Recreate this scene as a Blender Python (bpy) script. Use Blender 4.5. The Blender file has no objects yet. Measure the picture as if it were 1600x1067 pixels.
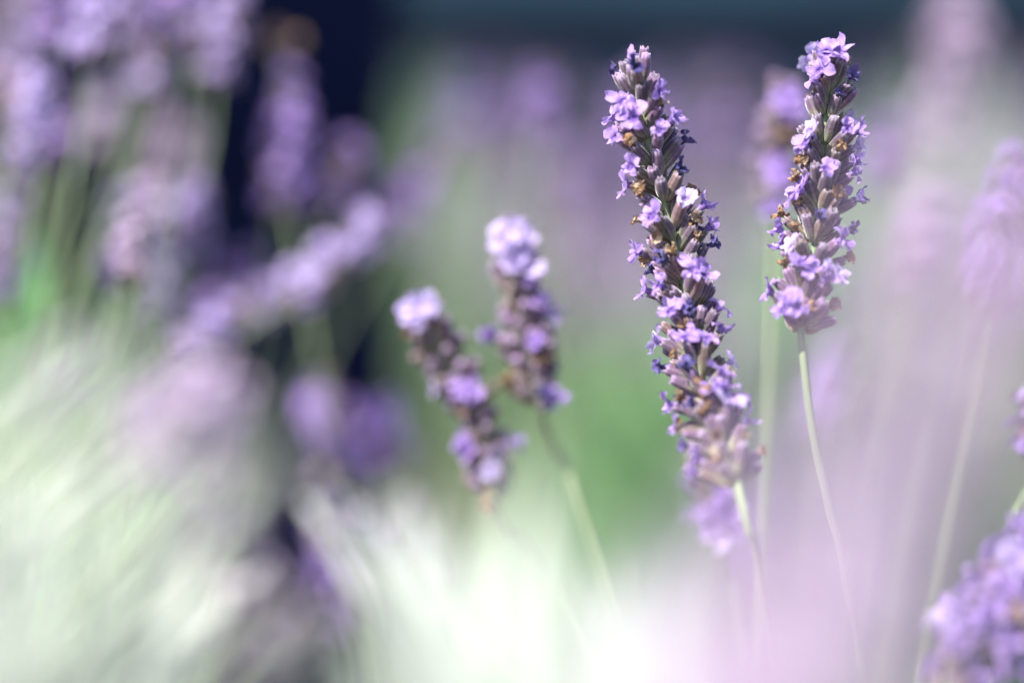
import bpy, math, random
from mathutils import Vector, Matrix, Quaternion, noise
R = math.radians
scene = bpy.context.scene
COL = scene.collection

# ------------------------------------------------------------------ camera
CAM_H, PITCH, LENS, FOCUS = 0.80, R(14.0), 100.0, 0.514
cam_d = bpy.data.cameras.new('camera')
cam_d.lens = LENS; cam_d.sensor_width = 36.0
cam_d.clip_start = 0.005; cam_d.clip_end = 500.0
cam_d.dof.use_dof = True
cam_d.dof.focus_distance = FOCUS
cam_d.dof.aperture_fstop = 2.8
cam = bpy.data.objects.new('camera', cam_d); COL.objects.link(cam)
cam.location = (0, 0, CAM_H); cam.rotation_euler = (R(90) - PITCH, 0, 0)
scene.camera = cam

# ------------------------------------------------------------------ light
SUN_DIR = Vector((-0.62, -0.40, 1.05)).normalized()      # towards the sun
elev = math.asin(SUN_DIR.z); rot = math.atan2(SUN_DIR.x, SUN_DIR.y)
world = bpy.data.worlds.new('World'); scene.world = world; world.use_nodes = True
nt = world.node_tree; nt.nodes.clear()
sky = nt.nodes.new('ShaderNodeTexSky'); sky.sky_type = 'NISHITA'; sky.sun_disc = False
sky.sun_elevation = elev; sky.sun_rotation = rot
bg = nt.nodes.new('ShaderNodeBackground'); bg.inputs[1].default_value = 0.125
wo = nt.nodes.new('ShaderNodeOutputWorld')
nt.links.new(sky.outputs[0], bg.inputs[0]); nt.links.new(bg.outputs[0], wo.inputs[0])
sun_d = bpy.data.lights.new('sun', 'SUN'); sun_d.energy = 5.0; sun_d.angle = R(0.53); sun_d.color = (1.0, 0.965, 0.91)
sun = bpy.data.objects.new('sun', sun_d); COL.objects.link(sun)
sun.rotation_euler = SUN_DIR.to_track_quat('Z', 'Y').to_euler(); sun.location = SUN_DIR * 5
vs = scene.view_settings
vs.view_transform = 'Standard'; vs.look = 'None'; vs.gamma = 1.0; vs.use_curve_mapping = False
vs.exposure = 1.26
scene.cycles.use_denoising = True
scene.cycles.max_bounces = 8; scene.cycles.transparent_max_bounces = 8
scene.cycles.sample_clamp_indirect = 6.0

# ------------------------------------------------------------------ pixel helper
FWD = Vector((0, math.cos(PITCH), -math.sin(PITCH)))
UP = Vector((0, math.sin(PITCH), math.cos(PITCH)))
RIGHT = Vector((1, 0, 0))
CAMP = Vector((0, 0, CAM_H))
K = 36.0 / LENS / 1600.0
def at(px, py, d):
    return CAMP + FWD * d + RIGHT * ((px - 800) * K * d) + UP * ((533.5 - py) * K * d)
def pix(p):
    q = p - CAMP; d = q.dot(FWD)
    return (800 + q.x / (K * d), 533.5 - q.dot(UP) / (K * d), d)

# ------------------------------------------------------------------ materials
def new_mat(name):
    m = bpy.data.materials.new(name); m.use_nodes = True
    n = m.node_tree; n.nodes.clear()
    out = n.nodes.new('ShaderNodeOutputMaterial')
    return m, n, out
def ramp(n, stops, interp='LINEAR'):
    r = n.nodes.new('ShaderNodeValToRGB'); cr = r.color_ramp; cr.interpolation = interp
    cr.elements[0].position, cr.elements[0].color = stops[0][0], (*stops[0][1], 1)
    cr.elements[1].position, cr.elements[1].color = stops[-1][0], (*stops[-1][1], 1)
    for p, c in stops[1:-1]:
        e = cr.elements.new(p); e.color = (*c, 1)
    return r
def rnd(n):
    """one random number for each object and each loose piece"""
    g = n.nodes.new('ShaderNodeNewGeometry'); o = n.nodes.new('ShaderNodeObjectInfo')
    a = n.nodes.new('ShaderNodeMath'); a.operation = 'ADD'
    f = n.nodes.new('ShaderNodeMath'); f.operation = 'FRACT'
    n.links.new(g.outputs['Random Per Island'], a.inputs[0]); n.links.new(o.outputs['Random'], a.inputs[1])
    n.links.new(a.outputs[0], f.inputs[0])
    return f
def mix(n, fac, a, b, typ='MIX'):
    m = n.nodes.new('ShaderNodeMix'); m.data_type = 'RGBA'; m.blend_type = typ
    for sock, v in ((m.inputs[0], fac), (m.inputs[6], a), (m.inputs[7], b)):
        if hasattr(v, 'is_output'): n.links.new(v, sock)
        elif isinstance(v, (int, float)): sock.default_value = v
        else: sock.default_value = (*v, 1)
    return m.outputs[2]
def noise_tex(n, scale, detail=3, coord='Object'):
    t = n.nodes.new('ShaderNodeTexNoise'); t.inputs['Scale'].default_value = scale; t.inputs['Detail'].default_value = detail
    c = n.nodes.new('ShaderNodeTexCoord'); n.links.new(c.outputs[coord], t.inputs['Vector'])
    return t
def attr(n):
    a = n.nodes.new('ShaderNodeAttribute'); a.attribute_name = 'part'
    s = n.nodes.new('ShaderNodeSeparateColor'); n.links.new(a.outputs['Color'], s.inputs[0])
    return s
def finish(n, out, color, rough=0.6, transl=0.0, tcol=None, sheen=0.0, bump=None, spec=0.3):
    p = n.nodes.new('ShaderNodeBsdfPrincipled')
    n.links.new(color, p.inputs['Base Color'])
    p.inputs['Roughness'].default_value = rough
    p.inputs['Specular IOR Level'].default_value = spec
    if sheen:
        p.inputs['Sheen Weight'].default_value = sheen; p.inputs['Sheen Roughness'].default_value = 0.4
    if bump:
        b = n.nodes.new('ShaderNodeBump'); b.inputs['Strength'].default_value = bump[1]; b.inputs['Distance'].default_value = bump[2]
        n.links.new(bump[0], b.inputs['Height']); n.links.new(b.outputs[0], p.inputs['Normal'])
    sh = p.outputs[0]
    if transl:
        t = n.nodes.new('ShaderNodeBsdfTranslucent'); n.links.new(tcol if tcol else color, t.inputs[0])
        x = n.nodes.new('ShaderNodeMixShader'); x.inputs[0].default_value = transl
        n.links.new(sh, x.inputs[1]); n.links.new(t.outputs[0], x.inputs[2]); sh = x.outputs[0]
    n.links.new(sh, out.inputs[0])

def mat_petal(name, c_lo, c_hi, throat, tr=0.42):
    m, n, o = new_mat(name)
    r = rnd(n); c = ramp(n, [(0, c_lo), (0.5, tuple((a + b) / 2 for a, b in zip(c_lo, c_hi))), (1, c_hi)])
    n.links.new(r.outputs[0], c.inputs[0])
    s = attr(n)
    vein = ramp(n, [(0.0, (0.62, 0.55, 0.8)), (0.35, (1, 1, 1)), (1, (1.0, 1.0, 1.0))])
    n.links.new(s.outputs[1], vein.inputs[0])
    col = mix(n, 0.55, c.outputs[0], vein.outputs[0], 'MULTIPLY')
    tt = ramp(n, [(0.0, (0, 0, 0)), (0.30, (0.15, 0.15, 0.15)), (0.55, (1, 1, 1)), (1, (1, 1, 1))])
    n.links.new(s.outputs[0], tt.inputs[0])
    col = mix(n, tt.outputs[0], throat, col)
    cv = n.nodes.new('ShaderNodeCombineXYZ')
    for k, mul in ((2, 9.0), (0, 1.3)):
        q = n.nodes.new('ShaderNodeMath'); q.operation = 'MULTIPLY'; q.inputs[1].default_value = mul
        n.links.new(s.outputs[k], q.inputs[0]); n.links.new(q.outputs[0], cv.inputs[0 if k == 2 else 1])
    n.links.new(r.outputs[0], cv.inputs[2])
    vn = n.nodes.new('ShaderNodeTexNoise'); vn.inputs['Scale'].default_value = 1.6; vn.inputs['Detail'].default_value = 3
    n.links.new(cv.outputs[0], vn.inputs['Vector'])
    vr = ramp(n, [(0.30, (0.55, 0.48, 0.72)), (0.55, (1, 1, 1)), (0.75, (1.12, 1.12, 1.06))]); n.links.new(vn.outputs[0], vr.inputs[0])
    col = mix(n, 0.8, col, vr.outputs[0], 'MULTIPLY')
    nz = noise_tex(n, 900, 3)
    finish(n, o, col, 0.6, tr, None, 0.25, (nz.outputs[0], 0.35, 0.0002))
    return m
PETAL = mat_petal('lilac_petal', (0.39, 0.25, 0.62), (0.58, 0.40, 0.73), (0.15, 0.06, 0.35))
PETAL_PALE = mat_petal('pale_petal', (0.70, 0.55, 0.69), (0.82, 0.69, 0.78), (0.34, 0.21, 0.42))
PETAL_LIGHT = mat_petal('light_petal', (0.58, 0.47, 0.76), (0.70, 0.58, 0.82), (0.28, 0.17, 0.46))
WITHER = mat_petal('withered_petal', (0.045, 0.04, 0.15), (0.13, 0.09, 0.27), (0.03, 0.03, 0.10), 0.15)

def mat_dried():
    m, n, o = new_mat('dried_petal')
    c = ramp(n, [(0, (0.24, 0.12, 0.05)), (0.45, (0.42, 0.25, 0.12)), (0.7, (0.58, 0.43, 0.28)), (1, (0.68, 0.58, 0.46))])
    n.links.new(rnd(n).outputs[0], c.inputs[0])
    nz = noise_tex(n, 1200, 4)
    col = mix(n, nz.outputs[0], c.outputs[0], (0.26, 0.15, 0.10))
    finish(n, o, col, 0.7, 0.3, None, 0.1, (nz.outputs[0], 0.5, 0.0002))
    return m
DRIED = mat_dried()

def mat_calyx(name, base, mid, tip):
    m, n, o = new_mat(name)
    s = attr(n)
    c = ramp(n, [(0, base), (0.28, tuple(0.6 * a + 0.4 * b for a, b in zip(base, mid))), (0.6, mid), (0.86, mid), (1, tip)])
    n.links.new(s.outputs[0], c.inputs[0])
    rr = ramp(n, [(0, (0.78, 0.86, 0.74)), (0.5, (1, 1, 1)), (1, (1.15, 0.98, 1.2))])
    n.links.new(rnd(n).outputs[0], rr.inputs[0])
    col = mix(n, 1.0, c.outputs[0], rr.outputs[0], 'MULTIPLY')
    rib = ramp(n, [(0, (0.50, 0.46, 0.52)), (1, (1.25, 1.22, 1.25))])
    n.links.new(s.outputs[1], rib.inputs[0])
    col = mix(n, 0.85, col, rib.outputs[0], 'MULTIPLY')
    nz = noise_tex(n, 2600, 4)
    sp = ramp(n, [(0.30, (0.72, 0.72, 0.72)), (0.72, (1.2, 1.2, 1.2))]); n.links.new(nz.outputs[0], sp.inputs[0])
    col = mix(n, 1.0, col, sp.outputs[0], 'MULTIPLY')
    finish(n, o, col, 0.8, 0.08, None, 0.38, (nz.outputs[0], 0.5, 0.00015))
    return m
CALYX = mat_calyx('calyx_mauve', (0.33, 0.34, 0.19), (0.135, 0.090, 0.130), (0.35, 0.26, 0.38))
CALYX_FADED = mat_calyx('calyx_faded', (0.35, 0.33, 0.19), (0.16, 0.112, 0.098), (0.33, 0.26, 0.28))

def mat_plant(name, lo, hi, tr, rough=0.6, scale=60, sheen=0.3):
    m, n, o = new_mat(name)
    nz = noise_tex(n, scale, 3)
    c = ramp(n, [(0, lo), (1, hi)])
    add = n.nodes.new('ShaderNodeMath'); add.operation = 'MULTIPLY_ADD'; add.inputs[1].default_value = 0.6
    sub = n.nodes.new('ShaderNodeMath'); sub.operation = 'MULTIPLY_ADD'; sub.inputs[1].default_value = 0.8; sub.inputs[2].default_value = -0.2
    n.links.new(nz.outputs[0], sub.inputs[0])
    n.links.new(rnd(n).outputs[0], add.inputs[0]); n.links.new(sub.outputs[0], add.inputs[2])
    n.links.new(add.outputs[0], c.inputs[0])
    finish(n, o, c.outputs[0], rough, tr, None, sheen)
    return m
STEM = mat_plant('stem_green', (0.17, 0.24, 0.11), (0.30, 0.36, 0.20), 0.10)
STEM_PALE = mat_plant('stem_sage', (0.50, 0.535, 0.46), (0.68, 0.69, 0.63), 0.15)
LEAF = mat_plant('leaf_grey_green', (0.11, 0.28, 0.10), (0.30, 0.48, 0.22), 0.28)
LEAF_MID = mat_plant('leaf_sage', (0.22, 0.36, 0.18), (0.42, 0.53, 0.33), 0.27)
LEAF_SILVER = mat_plant('leaf_silver', (0.46, 0.51, 0.42), (0.67, 0.68, 0.62), 0.25)
BRACT = mat_plant('bract_brown', (0.16, 0.09, 0.045), (0.33, 0.22, 0.11), 0.2)
WOOD = mat_plant('woody_stem', (0.07, 0.05, 0.035), (0.16, 0.12, 0.08), 0.0, 0.9)
def mat_rough(name, lo, hi, scale, rough=0.85, b=0.004, spec=0.1):
    m, n, o = new_mat(name)
    nz = noise_tex(n, scale, 6); n2 = noise_tex(n, scale * 0.13, 3)
    c = ramp(n, [(0.3, lo), (0.7, hi)]); n.links.new(nz.outputs[0], c.inputs[0])
    v = ramp(n, [(0.3, (0.75, 0.75, 0.75)), (0.7, (1.2, 1.2, 1.2))]); n.links.new(n2.outputs[0], v.inputs[0])
    finish(n, o, mix(n, 1.0, c.outputs[0], v.outputs[0], 'MULTIPLY'), rough, bump=(nz.outputs[0], 0.6, b), spec=spec)
    return m
SOIL = mat_rough('dry_soil', (0.10, 0.075, 0.055), (0.20, 0.155, 0.115), 40)
NAVY = mat_rough('dark_area_navy', (0.002, 0.003, 0.012), (0.003, 0.005, 0.018), 18, 0.9, 0.001, 0.0)  # near-black navy of the panel that fills the dark area
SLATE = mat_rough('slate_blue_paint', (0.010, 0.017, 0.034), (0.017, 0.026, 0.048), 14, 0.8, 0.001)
COPING = mat_rough('coping_blue', (0.04, 0.10, 0.15), (0.065, 0.135, 0.19), 25, 0.7, 0.001)

# ------------------------------------------------------------------ mesh builder
class MB:
    def __init__(s): s.v = []; s.f = []; s.c = []; s.mi = []; s.mats = []
    def m(s, mat):
        if mat not in s.mats: s.mats.append(mat)
        return s.mats.index(mat)
    def add(s, data, mat, M=None):
        v, f, c = data; o = len(s.v); k = s.m(mat)
        s.v += [(M @ p) if M else p for p in v]; s.c += c
        s.f += [tuple(i + o for i in q) for q in f]; s.mi += [k] * len(f)
    def mesh(s, name, smooth=True):
        me = bpy.data.meshes.new(name)
        me.from_pydata([tuple(p) for p in s.v], [], s.f)
        for m in s.mats: me.materials.append(m)
        me.polygons.foreach_set('material_index', s.mi)
        me.polygons.foreach_set('use_smooth', [smooth] * len(s.f))
        a = me.color_attributes.new('part', 'FLOAT_COLOR', 'POINT')
        a.data.foreach_set('color', [x for c in s.c for x in (c[0], c[1], c[2], 1.0)])
        me.update(); return me

def tube(pts, rad, seg=6, square=0.0):
    """tapered tube through pts; rad a number or a list"""
    n = len(pts); v = []; f = []; c = []
    ref = Vector((0.31, 0.9, 0.2))
    for i, p in enumerate(pts):
        t = (pts[min(i + 1, n - 1)] - pts[max(i - 1, 0)]).normalized()
        a = t.cross(ref).normalized(); b = t.cross(a)
        r = rad[i] if isinstance(rad, (list, tuple)) else rad
        for k in range(seg):
            w = 2 * math.pi * k / seg
            q = r * (1 + square * (0.5 if k % 2 else -0.5))
            v.append(p + a * (math.cos(w) * q) + b * (math.sin(w) * q)); c.append((i / (n - 1), k % 2, 0))
    for i in range(n - 1):
        for k in range(seg):
            k2 = (k + 1) % seg
            f.append((i * seg + k, i * seg + k2, (i + 1) * seg + k2, (i + 1) * seg + k))
    f.append(tuple(range(seg - 1, -1, -1))); f.append(tuple((n - 1) * seg + k for k in range(seg)))
    return v, f, c

MM = 0.001
def calyx_data(rng, seg=14, length=4.9 * MM, fat=1.08, closed=False, fine=True):
    prof = [(0, .30), (.08, .55), (.22, .82), (.42, .98), (.62, 1.0), (.80, .93), (.93, .80), (1.0, .72)]
    if not fine: prof = [(0, .35), (.25, .85), (.6, 1.0), (.9, .85), (1.0, .70)]
    v = []; f = []; c = []
    bend = rng.uniform(-.12, .25) * length; bw = rng.uniform(0, 6.28)
    for t, r in prof:
        for k in range(seg):
            w = 2 * math.pi * k / seg
            rib = 1.0 if k % 2 == 0 else 0.86
            rr = r * 1.02 * MM * fat * (rib if 0.05 < t else 1)
            z = t * length
            if t == 1.0: z += (0.30 * MM if k % 3 == 0 else -0.12 * MM)
            off = bend * t * t * 0.5
            v.append(Vector((math.cos(w) * rr + math.cos(bw) * off, math.sin(w) * rr + math.sin(bw) * off, z)))
            c.append((t, 1.0 if k % 2 == 0 else 0.0, 0))
    n = len(prof)
    for i in range(n - 1):
        for k in range(seg):
            k2 = (k + 1) % seg
            f.append((i * seg + k, i * seg + k2, (i + 1) * seg + k2, (i + 1) * seg + k))
    # closing of the mouth: domed for a bud, sunk for an open one
    o = len(v); top = (n - 1) * seg
    offv = Vector((math.cos(bw), math.sin(bw), 0)) * bend * 0.5
    v.append(offv + Vector((0, 0, length + (0.55 if closed else -0.9) * MM))); c.append((1.0 if closed else 0.3, 0.4, 0))
    for k in range(seg): f.append((top + k, top + (k + 1) % seg, o))
    f.append(tuple(range(seg - 1, -1, -1)))
    return v, f, c

def corolla_data(rng, fine=True, flare=1.0, size=1.0, crumple=0.0):
    """two-lipped lavender flower: z is the way it faces, y is up, the mouth at the origin"""
    v = []; f = []; c = []
    seg = 10 if fine else 6
    prof = [(-2.6, .50), (-1.4, .62), (-.5, .85), (0.0, 1.05)] if fine else [(-2.2, .5), (0, 1.05)]
    for i, (z, r) in enumerate(prof):
        for k in range(seg):
            w = 2 * math.pi * k / seg
            v.append(Vector((math.cos(w) * r, math.sin(w) * r, z))); c.append((0.30 if i == len(prof) - 1 else 0.45, 0.8, 0))
    for i in range(len(prof) - 1):
        for k in range(seg):
            k2 = (k + 1) % seg
            f.append((i * seg + k, i * seg + k2, (i + 1) * seg + k2, (i + 1) * seg + k))
    o = len(v); v.append(Vector((0, 0, prof[-2][0]))); c.append((0, 0, 0))
    for k in range(seg): f.append(((len(prof) - 2) * seg + (k + 1) % seg, (len(prof) - 2) * seg + k, o))
    nu, nv = (7, 6) if fine else (3, 3)
    for ang, L, W in ((62, 2.75, 1.30), (118, 2.75, 1.30), (205, 2.05, 0.95), (270, 2.25, 1.05), (335, 2.05, 0.95)):
        ang = R(ang + rng.uniform(-16, 16)); L *= rng.uniform(.72, 1.15) ; W *= rng.uniform(.75, 1.15)
        e = Vector((math.cos(ang), math.sin(ang), 0)); s = Vector((-e.y, e.x, 0)); zz = Vector((0, 0, 1))
        fl = flare * rng.uniform(.75, 1.2); curl = rng.uniform(-1.5, 1.1); ph = rng.uniform(0, 6.28); tw = rng.uniform(-.7, .7)
        o = len(v)
        for j in range(nv):
            t = j / (nv - 1)
            w = W * (0.62 + 1.25 * t - 0.30 * t * t) if t < .55 else W * 1.22 * math.sqrt(max(0.06, 1 - ((t - .55) / .49) ** 2))
            a = min(1.55, 0.35 + 1.15 * t ** .6) * fl                       # turns outwards along its length
            for i in range(nu):
                u = -1 + 2 * i / (nu - 1)
                p = e * (0.85 + L * t * math.sin(min(1.5, 0.5 + a * .7)) * (.45 + .55 * fl))
                p += zz * (0.75 * math.sin(math.pi * min(t * 1.1, 1) * .55) + L * t * (1 - min(1, fl)) * .8 + curl * t * t)
                p += s * (u * w) + zz * (0.30 * t * math.sin(2.6 * u + ph) - 0.32 * (1 - u * u) * t + tw * u * t)
                notch = -0.22 * (1 - abs(u)) ** 2 if t == 1 and i != nu // 2 else 0
                p += e * notch
                v.append(p); c.append((0.32 + 0.68 * t, abs(u), u * .5 + .5))
        for j in range(nv - 1):
            for i in range(nu - 1):
                q = o + j * nu + i
                f.append((q, q + 1, q + nu + 1, q + nu))
    out = []
    sx = rng.uniform(-5, 5)
    for p in v:
        if crumple:
            p = p + Vector(noise.noise_vector(p * 0.9 + Vector((sx, 0, 3)))) * crumple
        elif fine:
            p = p + Vector(noise.noise_vector(p * 0.8 + Vector((sx, 1, 2)))) * 0.38 + Vector(noise.noise_vector(p * 2.2 + Vector((1, sx, 2)))) * 0.16
        out.append(p * (MM * size))
    return out, f, c

def leaf_data(rng, L, W):
    v = []; f = []; c = []
    curl = rng.uniform(-.35, .5)
    for t, w in ((0, .35), (.3, .9), (.7, 1.0), (1.0, .12)):
        z = L * t; y = curl * L * t * t * .5
        v += [Vector((-W * w, y + .25 * W, z)), Vector((0, y, z)), Vector((W * w, y + .25 * W, z))]
        c += [(t, 1, 0), (t, 0, 0), (t, 1, 0)]
    for i in range(3):
        q = i * 3; f += [(q, q + 1, q + 4, q + 3), (q + 1, q + 2, q + 5, q + 4)]
    return v, f, c
def bract_data(rng):
    v = []; f = []; c = []
    for t, w in ((0, .5), (.35, 1.1), (.7, .8), (1.0, .08)):
        v += [Vector((-1.15 * w * MM, -.5 * w * w * MM, 3.4 * t * MM)), Vector((0, .25 * MM, 3.4 * t * MM)), Vector((1.15 * w * MM, -.5 * w * w * MM, 3.4 * t * MM))]
        c += [(t, 1, 0)] * 3
    for i in range(3):
        q = i * 3; f += [(q, q + 1, q + 4, q + 3), (q + 1, q + 2, q + 5, q + 4)]
    return v, f, c

rng = random.Random(11)
def single(name, data, mat):
    b = MB(); b.add(data, mat); return b.mesh(name)
CALYX_M = [single('calyx', calyx_data(rng, fat=rng.uniform(1.0, 1.22)), CALYX if i % 4 else CALYX_FADED) for i in range(8)]
BUD_M = [single('bud', calyx_data(rng, fat=rng.uniform(.95, 1.15), closed=True), CALYX) for i in range(4)]
FLOWER_M = [single('flower', corolla_data(rng, flare=(1.1, .9, .5, 1.0, .8, .62, 1.15)[i % 7], size=rng.uniform(.75, 1.08)), PETAL_LIGHT if i % 8 == 3 else PETAL) for i in range(16)]
FLOWER_PALE_M = [single('flower', corolla_data(rng, flare=rng.uniform(.8, 1.1), size=1.05), PETAL_LIGHT) for i in range(4)]
WITHER_M = [single('withered_flower', corolla_data(rng, flare=.45, size=.72, crumple=1.0), WITHER) for i in range(5)]
DRIED_M = [single('dried_flower', corolla_data(rng, flare=.32 + .06 * i, size=.58, crumple=1.9), DRIED) for i in range(7)]
BRACT_M = [single('bract', bract_data(rng), BRACT) for i in range(3)]

def basis(z, up=Vector((0, 0, 1)), spin=0.0):
    z = z.normalized()
    x = up.cross(z)
    if x.length < 1e-4: x = Vector((1, 0, 0)).cross(z)
    x.normalize(); y = z.cross(x)
    M = Matrix((x, y, z)).transposed().to_4x4()
    return M @ Matrix.Rotation(spin, 4, 'Z')

# ------------------------------------------------------------------ object helpers
def tag(o, label, cat, group=None, kind=None):
    o['label'] = label
    if cat: o['category'] = cat
    if group: o['group'] = group
    if kind: o['kind'] = kind
    return o
def empty(name, world_loc, parent=None, pw=None):
    o = bpy.data.objects.new(name, None); COL.objects.link(o); o.empty_display_size = 0.002
    o.parent = parent; o.location = world_loc - pw if parent else world_loc
    return o
def put(name, me, M, parent=None, pw=Vector((0, 0, 0))):
    o = bpy.data.objects.new(name, me); COL.objects.link(o); o.parent = parent
    o.matrix_local = Matrix.Translation(-pw) @ M if parent else M
    return o

class Path:
    """smooth curve through points, measured by length"""
    def __init__(s, P, per=14):
        s.p = []
        n = len(P)
        for i in range(n - 1):
            a, b, c, d = P[max(i - 1, 0)], P[i], P[i + 1], P[min(i + 2, n - 1)]
            for j in range(per):
                t = j / per
                s.p.append(0.5 * ((2 * b) + (c - a) * t + (2 * a - 5 * b + 4 * c - d) * t * t + (3 * b - a - 3 * c + d) * t ** 3))
        s.p.append(P[-1].copy())
        s.l = [0.0]
        for i in range(1, len(s.p)): s.l.append(s.l[-1] + (s.p[i] - s.p[i - 1]).length)
        s.L = s.l[-1]
    def at(s, x):
        x = max(0, min(s.L, x))
        import bisect
        i = min(max(bisect.bisect_right(s.l, x) - 1, 0), len(s.p) - 2)
        t = (x - s.l[i]) / max(1e-9, s.l[i + 1] - s.l[i])
        return s.p[i].lerp(s.p[i + 1], t)
    def tan(s, x): return (s.at(x + .002) - s.at(x - .002)).normalized()
    def near_py(s, py, span=None):
        return min((abs(pix(s.at(s.L * k / 400))[1] - py), s.L * k / 400) for k in range(401))[1]

def stalk_path(axis_pts, root, way=()):
    """axis_pts tip -> base of the flower head, then waypoints, then the root on the ground; returned root -> tip"""
    head = list(axis_pts); pts = head + list(way)
    a = pts[-1]; t = (pts[-1] - pts[-2]).normalized()
    H = (a - root).length
    k1 = a + t * (H * .33); k2 = root + Vector((0, 0, H * .30)) + (a - root) * 0.02
    k2.z = min(k2.z, a.z * .6)
    mid = []
    for i in range(1, 7):
        u = i / 6
        mid.append(a * (1 - u) ** 3 + k1 * 3 * u * (1 - u) ** 2 + k2 * 3 * u * u * (1 - u) + root * u ** 3)
    return head, pts + mid

def make_stem(parent, pw, pts, r0=.78 * MM, r1=.55 * MM, mat=None, per=6, name='stem'):
    P = Path(list(reversed(pts)), per)
    n = len(P.p)
    b = MB(); b.add(tube([p - pw for p in P.p], [r0 * 1.15 + (r1 - r0 * 1.15) * (i / (n - 1)) for i in range(n)], 8, 0.22), mat or STEM)
    return put(name, b.mesh(name), Matrix.Identity(4) if not parent else Matrix.Translation(pw), parent, pw)

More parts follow.
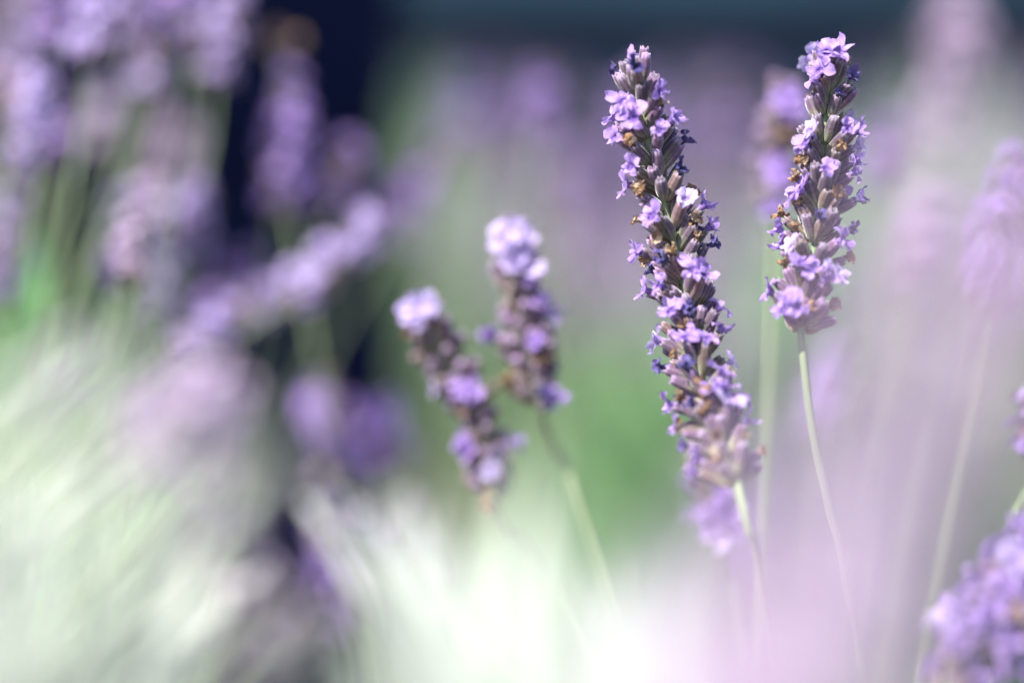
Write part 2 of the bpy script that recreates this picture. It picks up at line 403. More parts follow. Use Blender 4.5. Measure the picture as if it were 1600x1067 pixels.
def detailed(name, label, group, axis, root, whorls, flowers, withered=(), dried=(), way=(), seed=1, ncal=(6, 8), fsize=.86, R0=5.2, extra=0.0, csize=1.08, stem_mat=None, back=.45, pale_y=0):
    """a lavender stalk built calyx by calyx; axis tip->base in pixels+depth, whorls/flowers in pixels of the photo"""
    g = random.Random(seed)
    head, pts = stalk_path([at(*a) for a in axis], root, [at(*w) for w in way])
    ax = Path(list(reversed(head)), 20)
    base = root.copy()
    top = empty(name, base); tag(top, label, 'lavender', group)
    make_stem(top, base, pts, mat=stem_mat)
    ws = sorted(ax.near_py(y) for y in whorls)
    W = [empty('whorl', ax.at(s), top, base) for s in ws]
    WP = [ax.at(s) for s in ws]
    def whorl_of(s): return min(range(len(ws)), key=lambda i: abs(ws[i] - s))
    taken = []
    def one(kind, s, mouth, q=None):
        """calyx from the axis to the mouth and what sticks out of it"""
        wi = whorl_of(s); b0 = ax.at(s); tn = ax.tan(s)
        d = mouth - b0; rad = d - tn * d.dot(tn)
        if rad.length < 1e-5: rad = Vector((0.001, 0, 0))
        rad.normalize()
        b1 = b0 + rad * (0.7 * MM); cd = (mouth - b1)
        L = cd.length; cdir = cd.normalized()
        sc = max(.72, min(1.2, (L - .5 * MM) / (4.9 * MM))) * csize
        put('calyx', g.choice(CALYX_M), Matrix.Translation(b1) @ basis(cdir, spin=g.uniform(0, 6)) @ Matrix.Diagonal((csize, csize, sc, 1)), W[wi], WP[wi])
        tip = b1 + cdir * (4.9 * MM * sc)
        taken.append(tip)
        face = (cdir * .9 + rad * g.uniform(.2, 1.1) + Vector((g.uniform(-.5, .5), g.uniform(-.4, .4), g.uniform(-.3, .45)))).normalized()
        M = Matrix.Translation(tip + cdir * (.55 * MM) + face * (.5 * MM)) @ basis(face, spin=g.uniform(-1.2, 1.2))
        if kind == 'flower': put('flower', g.choice(FLOWER_PALE_M if pix(mouth)[1] < pale_y else FLOWER_M), M @ Matrix.Scale(fsize * g.uniform(.92, 1.12), 4), W[wi], WP[wi])
        elif kind == 'withered': put('withered_flower', g.choice(WITHER_M), M @ Matrix.Scale(fsize * g.uniform(.9, 1.2), 4), W[wi], WP[wi])
        else: put('dried_flower', g.choice(DRIED_M), M @ Matrix.Scale(fsize * g.uniform(.7, 1.05), 4), W[wi], WP[wi])
    for kind, lst in (('flower', flowers), ('withered', withered), ('dried', dried)):
        for (px, py) in lst:
            sm = ax.near_py(py); c = ax.at(sm); cx, cy, cd = pix(c)
            tn = ax.tan(sm); lat = RIGHT - tn * RIGHT.dot(tn); lat.normalize()
            dep = tn.cross(lat); dep = dep if dep.dot(FWD) < 0 else -dep
            u = (px - cx) * K * cd
            rr = R0 * MM * g.uniform(.92, 1.06) * (1.0 if kind == 'flower' else .9)
            w = math.sqrt(max(0, rr * rr - u * u))
            one(kind, max(0.0005, sm - g.uniform(3.0, 4.6) * MM), c + lat * u + dep * w)
    # flowers and dried bits round the far side of the head
    for i, s in enumerate(ws):
        tn = ax.tan(s); lat = (RIGHT - tn * RIGHT.dot(tn)).normalized(); dep = tn.cross(lat); dep = dep if dep.dot(FWD) > 0 else -dep
        for k in range(2):
            a = g.uniform(0.7, math.pi - .7); rr = R0 * MM
            if g.random() < back:
                one('flower' if g.random() < .6 else 'dried', s, ax.at(s + 4 * MM) + (lat * math.cos(a) + dep * math.sin(a)) * rr)
        n = g.randint(*ncal); ph = g.uniform(0, 6.28)
        near_tip = max(0.0, 1 - (ax.L - s) / .012)
        for k in range(n):
            w = ph + 2 * math.pi * (k + g.uniform(-.25, .25)) / n
            rad = lat * math.cos(w) + dep * math.sin(w)
            tier = g.uniform(-1.6, 1.4) * MM
            tilt = R(g.uniform(28, 58)) * (1 - .65 * near_tip)
            cdir = tn * math.cos(tilt) + rad * math.sin(tilt)
            b1 = ax.at(s + tier) + rad * (g.uniform(.7, 1.5) * MM)
            sc = g.uniform(.82, 1.1) * csize
            tip = b1 + cdir * (4.9 * MM * sc)
            if any((tip - t).length < 1.45 * MM for t in taken): continue
            taken.append(tip)
            bud = g.random() < .35
            put('calyx', g.choice(BUD_M if bud else CALYX_M), Matrix.Translation(b1) @ basis(cdir, spin=g.uniform(0, 6)) @ Matrix.Diagonal((csize, csize, sc, 1)), W[i], WP[i])
            x = g.random()
            if x < extra: kind = 'flower'
            elif x < extra + .03: kind = 'dried'
            elif x < extra + .06: kind = 'withered'
            else: continue
            face = (cdir + rad * .6).normalized()
            M = Matrix.Translation(tip + face * (.6 * MM)) @ basis(face, spin=g.uniform(-.6, .6))
            lst = {'flower': FLOWER_M, 'dried': DRIED_M, 'withered': WITHER_M}[kind]
            put({'flower': 'flower', 'dried': 'dried_flower', 'withered': 'withered_flower'}[kind], g.choice(lst), M @ Matrix.Scale(fsize * (1 if kind == 'flower' else .8), 4), W[i], WP[i])
        for sg in (1, -1):
            rad = lat * (sg * .9) - dep * .45 * sg * (1 if i % 2 else -1)
            cdir = (tn * .75 + rad * .7).normalized()
            put('bract', BRACT_M[i % 3], Matrix.Translation(ax.at(s - 1.2 * MM) + rad.normalized() * (.9 * MM)) @ basis(cdir, up=tn), W[i], WP[i])
    return top

# ------------------------------------------------------------------ whorl meshes for stalks too blurred to tell calyx from calyx
def whorl_mesh(seed, nf, petal, top=False, ndry=1, nw=1):
    g = random.Random(seed); b = MB(); n = g.randint(9, 11)
    cs = [calyx_data(g, 8, fine=False) for _ in range(2)]
    order = list(range(n)); g.shuffle(order)
    for k in range(n):
        w = 2 * math.pi * (k + g.uniform(-.3, .3)) / n
        rad = Vector((math.cos(w), math.sin(w), 0)); tilt = R(g.uniform(22, 48)) * (.45 if top else 1)
        cd = Vector((0, 0, 1)) * math.cos(tilt) + rad * math.sin(tilt)
        b1 = rad * (1.0 * MM) + Vector((0, 0, g.uniform(-2, 2) * MM))
        b.add(cs[k % 2], CALYX if k % 3 else CALYX_FADED, Matrix.Translation(b1) @ basis(cd, spin=g.uniform(0, 6)))
        r = order[k]
        face = (cd + rad * g.uniform(.4, .9)).normalized()
        M = Matrix.Translation(b1 + cd * (5.3 * MM) + face * (.6 * MM)) @ basis(face, spin=g.uniform(-.6, .6))
        if r < nf: b.add(corolla_data(g, False, g.uniform(.85, 1.1), g.uniform(1.0, 1.25)), petal, M)
        elif r < nf + ndry: b.add(corolla_data(g, False, .5, .7, .6), DRIED, M)
        elif r < nf + ndry + nw: b.add(corolla_data(g, False, .5, .75, .6), WITHER, M)
    return b.mesh('whorl')
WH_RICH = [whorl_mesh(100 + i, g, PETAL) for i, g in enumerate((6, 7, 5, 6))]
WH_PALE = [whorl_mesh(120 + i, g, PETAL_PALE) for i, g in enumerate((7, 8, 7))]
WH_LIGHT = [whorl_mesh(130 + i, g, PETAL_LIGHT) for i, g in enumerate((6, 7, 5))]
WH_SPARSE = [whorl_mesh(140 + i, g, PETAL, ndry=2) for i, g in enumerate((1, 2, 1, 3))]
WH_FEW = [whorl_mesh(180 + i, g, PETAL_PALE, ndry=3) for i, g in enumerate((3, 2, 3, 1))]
WH_DRY = [whorl_mesh(190, 0, PETAL, ndry=9, nw=0)]
WH_TOP = [whorl_mesh(160 + i, g, PETAL, True) for i, g in enumerate((3, 4, 2))]

def blurred(name, label, group, axis_pts, root, kind='rich', seed=0, way=(), gap=6.0, scale=1.0, stem_mat=None, stem_r=1.0):
    g = random.Random(seed)
    head, pts = stalk_path(axis_pts, root, way)
    ax = Path(list(reversed(head)), 6)
    top = empty(name, root); tag(top, label, 'lavender', group)
    make_stem(top, root, pts, .85 * MM * stem_r, .6 * MM * stem_r, stem_mat, per=3)
    s = 0.0
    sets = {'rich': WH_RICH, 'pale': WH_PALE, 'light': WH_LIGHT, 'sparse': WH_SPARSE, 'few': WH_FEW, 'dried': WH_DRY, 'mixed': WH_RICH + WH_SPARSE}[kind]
    while s < ax.L:
        last = s + gap * MM >= ax.L
        me = g.choice(WH_TOP if last and kind not in ('pale', 'light', 'dried') else sets)
        e = min(1.0, .75 + .25 * math.sin(math.pi * min(1, .2 + s / ax.L)))
        put('whorl', me, Matrix.Translation(ax.at(s)) @ basis(ax.tan(s), spin=g.uniform(0, 6.28)) @ Matrix.Scale(scale * e * g.uniform(.9, 1.1), 4), top, root)
        s += gap * MM * g.uniform(.8, 1.15)
    return top

# ------------------------------------------------------------------ the setting
def box(x0, x1, y0, y1, z0, z1):
    v = [Vector((x, y, z)) for x in (x0, x1) for y in (y0, y1) for z in (z0, z1)]
    f = [(0, 1, 3, 2), (4, 6, 7, 5), (0, 4, 5, 1), (2, 3, 7, 6), (0, 2, 6, 4), (1, 5, 7, 3)]
    return v, f, [(0, 0, 0)] * 8
def ground():
    b = MB(); N = 60; v = []; f = []
    g = [-200, -60, -20, -8] + [-4 + i * .2 for i in range(41)] + [8, 20, 60, 200]
    for y in g:
        for x in g:
            h = .014 * noise.noise(Vector((x * 3, y * 3, 0))) if abs(x) < 5 and abs(y) < 5 else 0
            v.append(Vector((x, y + 2, h)))
    n = len(g)
    for j in range(n - 1):
        for i in range(n - 1): f.append((j * n + i, j * n + i + 1, j * n + n + i + 1, j * n + n + i))
    b.add((v, f, [(0, 0, 0)] * len(v)), SOIL)
    o = put('ground', b.mesh('ground'), Matrix.Identity(4)); o['kind'] = 'structure'; o['label'] = 'dry brown soil under the lavender'
ground()
WALL_Y = 2.6
def zpix(py, y):      # height that shows at picture row py on a vertical plane y metres off
    a = PITCH + math.atan((py - 533.5) * K); return CAM_H - y * math.tan(a)
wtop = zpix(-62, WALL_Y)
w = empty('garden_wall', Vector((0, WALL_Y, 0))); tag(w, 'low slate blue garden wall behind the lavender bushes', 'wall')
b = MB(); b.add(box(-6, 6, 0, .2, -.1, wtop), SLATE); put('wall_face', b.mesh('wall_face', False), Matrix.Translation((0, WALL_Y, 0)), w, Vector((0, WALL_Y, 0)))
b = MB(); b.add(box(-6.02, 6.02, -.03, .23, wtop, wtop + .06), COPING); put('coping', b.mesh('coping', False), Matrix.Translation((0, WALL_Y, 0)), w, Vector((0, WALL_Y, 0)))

def bush(label, x, y, rx, h, n, seed, mat=LEAF, up=.75, L=(.022, .045)):
    """mound of narrow leaves on woody stems"""
    g = random.Random(seed); root = Vector((x, y, 0))
    e = empty('lavender_bush', root); tag(e, label, 'lavender bush', 'lavender bushes of the bed')
    b = MB()
    for k in range(10):
        a = 2 * math.pi * k / 10 + g.uniform(-.2, .2); q = Vector((math.cos(a) * rx * .6, math.sin(a) * rx * .6, h * g.uniform(.6, .85)))
        b.add(tube([Vector((math.cos(a) * .015, math.sin(a) * .015, -.02)), q * .5 + Vector((0, 0, .02)), q], [.006, .004, .002], 6), WOOD)
    put('woody_stems', b.mesh('woody_stems'), Matrix.Translation(root), e, root)
    b = MB(); tl = [leaf_data(g, 1, .055) for _ in range(8)]
    for k in range(n):
        a = g.uniform(0, 6.283); q = math.sqrt(g.random()); t = g.random() ** .6
        rr = rx * (1.0 - .55 * t ** 2.2) * q
        p = Vector((math.cos(a) * rr, math.sin(a) * rr, h * (.12 + .88 * t) * (1.05 - .35 * q * q) + g.uniform(-.02, .02)))
        d = Vector((math.cos(a) * q * .9 + g.gauss(0, .45), math.sin(a) * q * .9 + g.gauss(0, .45), up + g.uniform(0, .5)))
        l = g.uniform(*L)
        b.add(g.choice(tl), mat, Matrix.Translation(p) @ basis(d, spin=g.uniform(0, 6.28)) @ Matrix.Scale(l, 4))
    o = put('foliage', b.mesh('foliage'), Matrix.Translation(root), e, root); o['kind'] = 'stuff'
    return root

#BUSHES
R_MAIN = bush('grey-green lavender bush under the two sharp flower spikes', .055, .56, .20, .40, 5000, 1)
R_SIDE = bush('lavender bush with stalks fanned out beside the dark navy panel', -.24, .76, .20, .40, 5000, 2)
R_NEAR = bush('silvery lavender bush whose flowers veil the stems of the sharp spikes', .03, .22, .17, .42, 4000, 3, LEAF_SILVER)
FAR = []
FAR_SPEC = [(-.62, 1.45, 'far lavender bush standing before the end of the slate wall'),
            (.12, 1.26, 'green lavender bush between the navy panel and the sharp spikes'),
            (.48, 1.35, 'lavender bush behind the tall flower spike on a bare stem'),
            (.30, 1.95, 'lavender bush close to the middle of the slate wall'),
            (.86, 1.80, 'lavender bush at the hazy mauve end of the bed'),
            (-.10, 2.05, 'lavender bush just behind the navy panel')]
for i, (x, y, lab) in enumerate(FAR_SPEC):
    FAR.append((bush(lab, x, y, .22 if i == 1 else .26, .49 if i == 1 else .44, 4500, 20 + i, LEAF if i in (1, 2) else LEAF_MID), lab))

# navy panel standing in for the dark area behind the side bush
PY = 1.02
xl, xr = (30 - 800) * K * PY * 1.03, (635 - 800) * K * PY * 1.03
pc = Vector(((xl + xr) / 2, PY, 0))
post = empty('navy_panel', pc); tag(post, 'wide dark navy stand-in panel for the dark area behind the lavender', 'panel')
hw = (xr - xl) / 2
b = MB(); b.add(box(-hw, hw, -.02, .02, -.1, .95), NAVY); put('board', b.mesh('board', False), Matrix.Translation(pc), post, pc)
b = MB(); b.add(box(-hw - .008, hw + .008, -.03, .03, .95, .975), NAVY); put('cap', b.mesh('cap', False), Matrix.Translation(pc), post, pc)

# ------------------------------------------------------------------ the two sharp spikes
def rootof(r, dx, dy): return Vector((r.x + dx, r.y + dy, 0.0))
detailed('lavender_stalk', 'sharp leaning lavender spike, tallest flower head, with pale lilac blooms and violet-brown calyces', None,
    [(993, 104, .512), (1000, 150, .513), (1012, 215, .514), (1030, 290, .514), (1050, 365, .514), (1068, 440, .513), (1082, 520, .512), (1096, 590, .508), (1116, 655, .503), (1136, 712, .497), (1152, 760, .490)],
    rootof(R_MAIN, -.01, -.07),
    [132, 165, 207, 250, 290, 326, 366, 402, 440, 480, 516, 552, 588, 622, 656, 700, 742],
    [(962, 180), (990, 182), (975, 157), (1029, 214), (1046, 199), (1025, 150), (967, 210), (984, 281), (990, 259), (1020, 337), (1067, 326), (1100, 337), (1106, 371),
     (997, 382), (1009, 442), (1033, 445), (1080, 436), (1094, 440), (1119, 494), (1030, 525), (1071, 548), (1102, 560), (1123, 531), (1049, 622), (1137, 585), (1125, 614),
     (1057, 657), (1137, 663), (1154, 655), (1162, 684), (1049, 490), (1096, 725), (1110, 640), (1088, 735), (1128, 640)],
    [(992, 99), (1065, 236), (1115, 393), (1061, 281), (1037, 408), (1077, 496), (1075, 593), (1040, 568), (1084, 649), (1077, 690)],
    [(1029, 165), (1080, 318), (1027, 375), (1003, 337), (986, 221), (1001, 296), (1016, 401), (1084, 360), (1050, 401), (1087, 386), (1069, 525), (1059, 564), (1069, 626),
     (1096, 622), (1102, 645), (1102, 667), (1069, 661), (1121, 717), (1158, 717), (1123, 746), (1183, 713)],
    way=[(1168, 830, .488), (1190, 920, .495)], seed=3)
detailed('lavender_stalk', 'sharp upright lavender spike on a bare green stem with a single bloom at its tip', None,
    [(1298, 92, .516), (1294, 150, .516), (1288, 220, .515), (1283, 290, .514), (1277, 350, .513), (1269, 410, .511), (1258, 465, .509), (1252, 515, .507)],
    rootof(R_MAIN, .03, -.02),
    [112, 146, 186, 220, 262, 300, 333, 371, 408, 444, 474, 512],
    [(1306, 77), (1289, 92), (1279, 118), (1272, 135), (1265, 220), (1257, 240), (1286, 279), (1333, 206), (1333, 228), (1318, 211), (1330, 254), (1328, 271), (1240, 323),
     (1250, 308), (1223, 371), (1226, 396), (1238, 405), (1308, 381), (1247, 435), (1296, 435), (1262, 444), (1282, 449), (1208, 469), (1230, 488), (1226, 505), (1244, 498)],
    [(1338, 306), (1323, 128), (1321, 357), (1277, 352)],
    [(1255, 267), (1247, 289), (1250, 328), (1228, 345), (1243, 374), (1250, 405), (1228, 432), (1304, 237), (1304, 310), (1318, 398), (1255, 496), (1294, 476)],
    way=[(1256, 570, .506), (1270, 680, .506), (1296, 800, .508), (1330, 950, .512)], seed=8, R0=4.9)

# ------------------------------------------------------------------ softly blurred neighbours, still built calyx by calyx
def ylist(a, b, step):
    return [a + i * step for i in range(int((b - a) / step) + 1)]
SOFT = 'softly blurred spikes beside the sharp ones'
detailed('lavender_stalk', 'blurred lavender spike with pale bloom at tip and brown calyces, taller of the pair', SOFT,
    [(800, 368, .556), (808, 430, .557), (822, 520, .558), (836, 590, .558), (848, 645, .558)], rootof(R_MAIN, -.03, .05),
    ylist(390, 645, 26), [(800, 362), (790, 375), (812, 380), (803, 410), (820, 420), (812, 395), (826, 445), (845, 475), (770, 515), (778, 522), (852, 495), (834, 540), (866, 628)],
    [(850, 620), (856, 635)], [(798, 600), (802, 590), (860, 560), (850, 575)], way=[(870, 710, .57), (905, 790, .568)], seed=21, R0=4.8, back=.1, fsize=.95, pale_y=425)
detailed('lavender_stalk', 'slender blurred lavender spike with one bloom at tip, shorter of the pair', SOFT,
    [(657, 484, .560), (690, 548, .561), (722, 605, .562), (745, 650, .562), (763, 720, .562), (779, 800, .561)], rootof(R_MAIN, -.05, .06),
    ylist(515, 800, 26), [(645, 480), (660, 475), (672, 488), (655, 495), (722, 608), (736, 618), (735, 700), (730, 688), (795, 705), (770, 742), (682, 592)],
    [(775, 720)], [(765, 780), (770, 795)], way=[(800, 840, .57), (850, 900, .568)], seed=22, R0=4.3, back=.1, fsize=.95, pale_y=505)
detailed('lavender_stalk', 'blurred lavender spike half hidden behind the upright sharp one', SOFT,
    [(1228, 150, .578), (1222, 200, .580), (1215, 270, .582), (1212, 345, .582)], rootof(R_MAIN, .0, .08),
    ylist(165, 340, 36), [(1220, 155), (1235, 150), (1243, 165), (1228, 170), (1205, 265), (1215, 255), (1222, 280), (1208, 285), (1205, 330)], [], [(1215, 205), (1225, 210), (1235, 200)], seed=23,
    way=[(1210, 420, .58)])
detailed('lavender_stalk', 'pale blurred lavender head peeping out below the leaning sharp spike', SOFT,
    [(1098, 700, .575), (1112, 760, .577), (1128, 810, .578), (1138, 850, .578)], rootof(R_MAIN, -.02, .03),
    ylist(720, 845, 34), [(1105, 800), (1120, 790), (1115, 825), (1140, 820), (1150, 835), (1128, 845), (1130, 800), (1145, 800)], [], [], seed=24, extra=.2, back=.1)
detailed('lavender_stalk', 'thick violet lavender spike leaning low, densely flowered, bowed well below the sharp ones', SOFT,
    [(1650, 835, .478), (1610, 895, .474), (1560, 965, .470), (1510, 1045, .466), (1470, 1120, .462)], rootof(R_NEAR, .05, .10),
    ylist(835, 1090, 28), [(1590, 865), (1570, 880), (1545, 905), (1530, 935), (1505, 960), (1490, 990), (1580, 920), (1560, 950), (1600, 950), (1590, 890), (1540, 985), (1510, 1010), (1570, 1000), (1600, 1010), (1470, 1020), (1490, 1045)],
    [], [(1590, 965), (1600, 975), (1540, 940)], seed=25, extra=.35, R0=6.0, csize=1.1, fsize=1.1)
detailed('lavender_stalk', 'greyish lavender spike on a thin green stem above the thick violet one', SOFT,
    [(1624, 610, .55), (1620, 680, .55), (1613, 745, .55)], rootof(R_MAIN, .06, .0),
    ylist(625, 740, 30), [(1598, 700), (1603, 650)], [], [(1597, 680)], seed=26, extra=.3, way=[(1590, 790, .549), (1572, 880, .546)])
detailed('lavender_stalk', 'hazy pink-mauve lavender spike standing apart, high above the thick violet one', SOFT,
    [(1596, 265, .595), (1572, 350, .598), (1548, 440, .60), (1535, 490, .60)], rootof(R_MAIN, .08, .1),
    ylist(285, 480, 36), [(1585, 270), (1575, 290), (1560, 330), (1545, 390), (1535, 420), (1560, 420), (1530, 460), (1590, 300), (1590, 380)], [], [], seed=27, extra=.35)

# ------------------------------------------------------------------ blurred stalks of the side bush (about 0.15 m behind the sharp ones)
G_SIDE = 'blurred stalks of the bush beside the navy panel'
def B(axis, d, label, group, root, kind='rich', seed=0, way=(), **k):
    return blurred('lavender_stalk', label, group, [at(x, y, d) for x, y in axis], root, kind, seed, [at(x, y, d) for x, y in way], **k)
sideL = [
    ([(455, 120), (448, 220), (440, 330)], .68, 'rich', 'tall blurred violet spike in front of the navy panel', [(470, 420)]),
    ([(548, 215), (535, 290), (520, 330)], .70, 'mixed', 'dim violet spike beside the edge of the navy panel', [(490, 420)]),
    ([(580, 335), (545, 385), (500, 430), (455, 470)], .655, 'light', 'pale spike leaning across the foot of the navy panel', [(380, 520), (250, 620), (60, 780)]),
    ([(450, 440), (400, 480), (330, 520), (270, 550)], .66, 'light', 'pale spike bent almost flat under the navy panel', [(180, 620), (20, 760)]),
    ([(395, 395), (350, 470), (320, 520)], .72, 'rich', 'dim purple spike low in front of the navy panel', [(290, 600)]),
    ([(215, 275), (195, 350), (170, 430)], .67, 'rich', 'broad soft violet spike above the green stems', [(130, 540), (70, 660)]),
    ([(75, 180), (78, 230), (70, 270)], .69, 'rich', 'small violet tip among the pale stems of the side bush', [(60, 380)]),
    ([(250, 70), (235, 110), (225, 150)], .69, 'light', 'small pale spike hanging between two green stems', [(190, 260), (110, 450)]),
    ([(285, -30), (268, 20), (260, 60)], .66, 'rich', 'bright violet spike above a pale green stem', [(250, 150), (200, 280), (100, 500)]),
    ([(365, -20), (350, 60), (335, 130)], .68, 'light', 'pinkish spike beside the upper part of the navy panel', [(325, 230), (300, 330), (270, 480)]),
    ([(170, -40), (150, 30), (140, 90)], .65, 'light', 'pale pink spike at the top of the side bush', [(130, 200), (90, 400)]),
    ([(95, -30), (80, 20), (75, 70)], .68, 'rich', 'violet spike leaning out of the side bush top', [(60, 200)]),
    ([(60, 120), (40, 190), (15, 260)], .65, 'light', 'pale spike bending away from the navy panel', [(-10, 340)]),
    ([(20, 380), (5, 430), (0, 470)], .69, 'rich', 'blue-violet tip low among the green shoots', [(-10, 560)]),
    ([(442, 66), (441, 76), (440, 86)], .69, 'dried', 'withered brown head in front of the navy panel', [(436, 200), (420, 420)]),
    ([(700, 225), (650, 300), (600, 380)], .78, 'mixed', 'dull mauve spike leaning away from the navy panel', [(560, 450), (500, 560)]),
    ([(845, 110), (842, 160), (838, 210)], .74, 'rich', 'lone soft violet spike against the slate wall', [(836, 300), (850, 480)]),
    ([(1395, 190), (1392, 250), (1390, 300)], .72, 'rich', 'soft violet spike behind the tip of the upright sharp one', [(1385, 400), (1360, 600)]),
    ([(1322, 540), (1308, 600), (1300, 680)], .75, 'light', 'faint lilac tip beside the bare green stem', [(1295, 760)]),
]
for i, (axis, d, kind, lab, way) in enumerate(sideL):
    rt = Vector((R_SIDE.x + .02 * math.sin(i * 2.1), R_SIDE.y - .05 + .03 * math.cos(i * 1.7), 0)) if axis[0][0] < 780 else rootof(R_MAIN, .02, .1)
    B(axis, d - .03, lab, G_SIDE, rt, kind, 200 + i, way, scale=.84, stem_r=.6)

# ------------------------------------------------------------------ the mass of stalks on the bushes behind
g = random.Random(77)
for bi, (rt, lab) in enumerate(FAR):
    what = lab.replace('far ', '').split('lavender bush ')[-1]
    for k in range(34):
        a = g.uniform(0, 6.283); q = math.sqrt(g.random())
        p = rt + Vector((math.cos(a) * q * .34, math.sin(a) * q * .30, 0))
        if p.y < 1.18 and p.x < .03: continue
        p.z = .80 - .150 * p.y - g.uniform(0, .11) - .06 * q * q
        out = Vector((math.cos(a) * q * .35, math.sin(a) * q * .3, 1)).normalized()
        L = g.uniform(.05, .085)
        base = p - out * L
        rr = rt + Vector((math.cos(a) * q * .06, math.sin(a) * q * .06, 0))
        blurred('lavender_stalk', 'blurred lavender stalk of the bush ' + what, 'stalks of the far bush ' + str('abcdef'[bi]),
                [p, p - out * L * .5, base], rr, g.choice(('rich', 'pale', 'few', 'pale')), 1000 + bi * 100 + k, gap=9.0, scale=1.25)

# ------------------------------------------------------------------ stalks and leafy shoots close to the lens
G_NEAR = 'pale stalks close to the lens'
R_LOW = bush('silvery lavender bush low in front of the pale slanting stalks', -.16, .36, .13, .36, 3000, 4, LEAF_SILVER)
nearL = [  # axis tip -> base, depth, kind, root, waypoints
    ([(1600, 330), (1540, 480), (1480, 640)], .22, 'pale', 'very blurred lilac spike veiling the hazy pink-mauve one', R_NEAR, .02, [(1420, 1000)]),
    ([(1450, 560), (1410, 720), (1370, 880)], .225, 'pale', 'very blurred mauve spike veiling the bare green stem', R_NEAR, .01, [(1370, 1200)]),
    ([(1340, 960), (1310, 1100), (1290, 1250)], .24, 'pale', 'very blurred pale spike low under the upright sharp one', R_NEAR, .0, [(1250, 1400)]),
    ([(1340, 800), (1310, 930), (1285, 1060)], .222, 'pale', 'very blurred pinkish spike veiling the foot of the bare stem', R_NEAR, .01, [(1260, 1350)]),
    ([(1240, 980), (1220, 1100), (1200, 1240)], .24, 'pale', 'very blurred pinkish spike low between the two sharp ones', R_NEAR, .005, [(1180, 1400)]),
    ([(1130, 1040), (1110, 1150), (1100, 1300)], .25, 'pale', 'very blurred whitish spike low under the leaning sharp one', R_NEAR, -.01, [(1080, 1400)]),
    ([(340, 610), (275, 665), (210, 715)], .395, 'pale', 'pale lilac spike slanting over the crossing stems', R_LOW, -.03, [(90, 815), (-90, 960)]),
    ([(510, 840), (545, 920), (570, 980)], .68, 'rich', 'violet spike low between the whitish stems', R_SIDE, .05, [(590, 1080)]),
    ([(500, 600), (525, 680), (550, 740)], .66, 'rich', 'violet spike in the dark gap under the navy panel', R_SIDE, .08, [(580, 860)]),
    ([(575, 640), (598, 700), (610, 740)], .68, 'rich', 'dull violet spike at the side of the dark gap', R_SIDE, .1, [(625, 860)]),
]
for i, (axis, d, kind, lab, rt, dx, way) in enumerate(nearL):
    B(axis, d, lab, G_NEAR, rootof(rt, dx, .01 * math.sin(i)), kind, 400 + i, way, stem_mat=STEM_PALE if d < .5 else STEM, stem_r=1.15, scale=1.1)

def shoot(label, tip, root, seed, group, L=(.030, .048), n=26, mat=None):
    """upright leafy shoot: stem with narrow silvery leaves in pairs along its upper part"""
    g = random.Random(seed)
    head, pts = stalk_path([tip, tip + (root - tip).normalized() * .05 + Vector((0, 0, -.02))], root)
    e = empty('leafy_shoot', root); tag(e, label, 'lavender shoot', group)
    make_stem(e, root, pts, 1.3 * MM, .8 * MM, STEM_PALE, per=2)
    P = Path(list(reversed(pts)), 3)
    tl = [leaf_data(g, 1, .065) for _ in range(4)]
    b = MB(); a0 = g.uniform(0, 6)
    for k in range(n):
        s = P.L - .11 * (k / n); a = a0 + k * 1.62 + g.uniform(-.3, .3)
        up = P.tan(s); x = up.orthogonal().normalized(); y = up.cross(x)
        rad = x * math.cos(a) + y * math.sin(a)
        dr = up * (1.0 - .5 * k / n) + rad * (.35 + .5 * k / n)
        b.add(g.choice(tl), mat or LEAF_SILVER, Matrix.Translation(P.at(s) - root) @ basis(dr, spin=g.uniform(-.5, .5)) @ Matrix.Scale(g.uniform(*L), 4))
    o = put('foliage', b.mesh('foliage'), Matrix.Translation(root), e, root); o['kind'] = 'stuff'

g = random.Random(5)
for i in range(8):
    d = g.uniform(.28, .37); px = 640 + 360 * (i / 7) + g.uniform(-40, 40)
    tip = at(px, 1190 + g.uniform(0, 130) + 60 * abs((px - 780) / 300), d)
    shoot('pale silvery lavender shoot blurred to a white veil under the softly blurred pair', tip, rootof(R_NEAR, g.uniform(-.08, .05), g.uniform(-.02, .1)), 600 + i, 'silvery shoots close to the lens')
for i in range(3):
    tip = at(-40 + 110 * i + g.uniform(-40, 40), 1090 + g.uniform(0, 110), g.uniform(.30, .36))
    shoot('silvery lavender shoot blurred under the slanting pale stalks', tip, rootof(R_LOW, g.uniform(-.06, .06), g.uniform(-.04, .02)), 700 + i, 'leafy shoots of the low silvery bush')
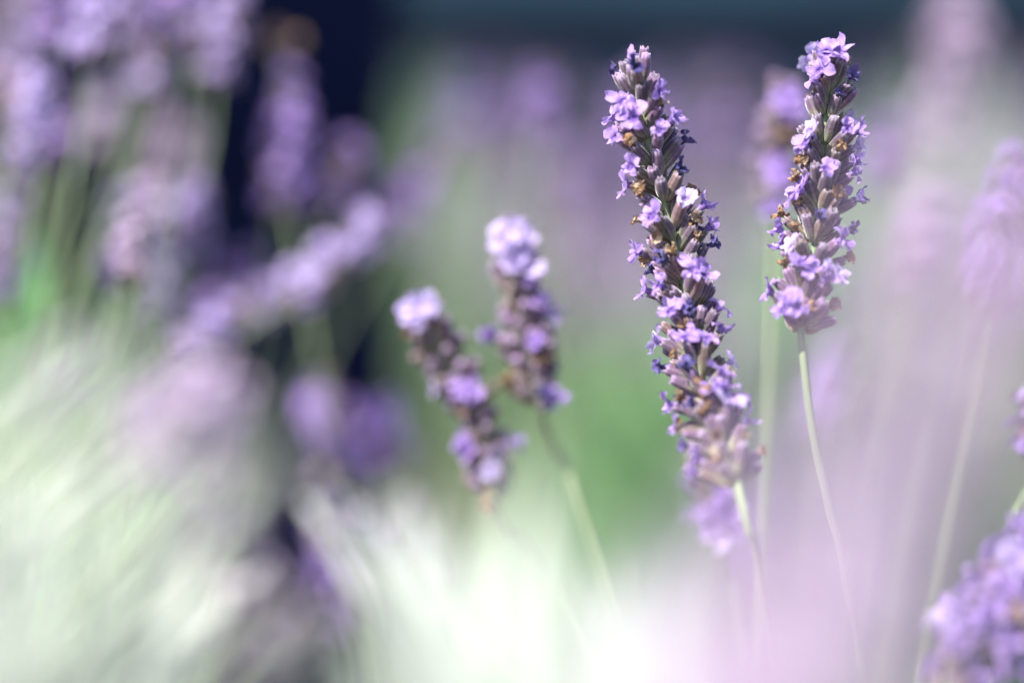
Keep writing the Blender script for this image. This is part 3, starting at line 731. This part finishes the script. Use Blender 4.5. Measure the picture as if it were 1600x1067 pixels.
# slanting stalks whose pale stems cross the lower part of the view
for i in range(20):
    u = i / 19; d = g.uniform(.30, .42); k = g.uniform(.62, 1.02)
    x0, y0 = 130 + 340 * u + g.uniform(-30, 30), 520 + 440 * u + g.uniform(-80, 70)
    axis = [(x0, y0), (x0 - 28, y0 + 22), (x0 - 58, y0 + 46)]
    way = [(x0 - 170, y0 + 170 * k), (x0 - 340, y0 + 345 * k), (x0 - 520, y0 + 540 * k)]
    B(axis, d, 'pale sage stalk slanting up across the side bush', 'slanting pale stalks', rootof(R_LOW, -.10 + .1 * u, g.uniform(-.03, .03)), 'pale', 800 + i, way, stem_mat=STEM_PALE if i % 3 else STEM, stem_r=1.1, scale=.38)
for i in range(7):
    u = i / 6; d = g.uniform(.36, .45); k = g.uniform(.85, 1.2)
    x0, y0 = 500 + 190 * u + g.uniform(-20, 20), 820 + 20 * u + g.uniform(-50, 60)
    axis = [(x0 - 40, y0 - 60), (x0 - 24, y0 - 34), (x0, y0)]
    way = [(x0 + 90, y0 + 165 * k), (x0 + 190, y0 + 360 * k)]
    B(axis, d, 'whitish stalk leaning back over the dark gap', 'whitish stalks over the dark gap', rootof(R_NEAR, -.03 + .02 * u, .08), 'pale', 830 + i, way, stem_mat=STEM_PALE, stem_r=1.3, scale=.34)

# stalks between the sharp spikes and the far bushes
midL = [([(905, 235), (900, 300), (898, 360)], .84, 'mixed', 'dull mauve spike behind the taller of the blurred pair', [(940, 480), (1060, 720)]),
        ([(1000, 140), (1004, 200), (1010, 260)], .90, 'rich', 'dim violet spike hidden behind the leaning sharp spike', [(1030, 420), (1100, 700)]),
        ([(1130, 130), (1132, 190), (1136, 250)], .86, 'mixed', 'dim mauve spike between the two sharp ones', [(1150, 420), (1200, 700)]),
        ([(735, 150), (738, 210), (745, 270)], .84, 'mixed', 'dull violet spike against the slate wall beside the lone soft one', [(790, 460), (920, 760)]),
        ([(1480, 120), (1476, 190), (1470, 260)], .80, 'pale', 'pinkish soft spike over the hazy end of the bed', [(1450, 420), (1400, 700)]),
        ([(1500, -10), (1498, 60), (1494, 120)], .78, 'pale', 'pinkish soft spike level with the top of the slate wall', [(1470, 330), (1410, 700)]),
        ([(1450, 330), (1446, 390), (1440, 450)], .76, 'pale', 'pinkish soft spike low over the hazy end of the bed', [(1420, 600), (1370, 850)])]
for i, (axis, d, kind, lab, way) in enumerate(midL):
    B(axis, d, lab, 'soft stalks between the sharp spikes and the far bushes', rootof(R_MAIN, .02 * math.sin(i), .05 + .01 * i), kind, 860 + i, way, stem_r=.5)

# more stalks and green shoots in the tangle of the side bush
g = random.Random(31)
for i in range(20):
    x, y = g.uniform(-40, 310), g.uniform(-60, 420)
    d = g.uniform(.60, .80); lean = g.uniform(-.45, .05); h = g.uniform(45, 110)
    B([(x, y), (x + lean * h * .5, y + h * .5), (x + lean * h, y + h)], d, 'blurred stalk in the tangle of the side bush', 'tangled stalks of the side bush',
      Vector((R_SIDE.x + g.uniform(-.06, .06), R_SIDE.y + g.uniform(-.08, .08), 0)), g.choice(('few', 'light', 'pale', 'light')), 900 + i, [(x + lean * 3 * h - 20, y + 3 * h)], scale=.8, stem_r=.6)
for i in range(5):
    tip = at(g.uniform(-20, 230), g.uniform(590, 700), g.uniform(.62, .74))
    shoot('fresh green leafy shoot at the foot of the tangled stalks', tip, Vector((R_SIDE.x + g.uniform(-.05, .05), R_SIDE.y + g.uniform(-.05, .05), 0)), 940 + i, 'green shoots of the side bush', mat=LEAF)
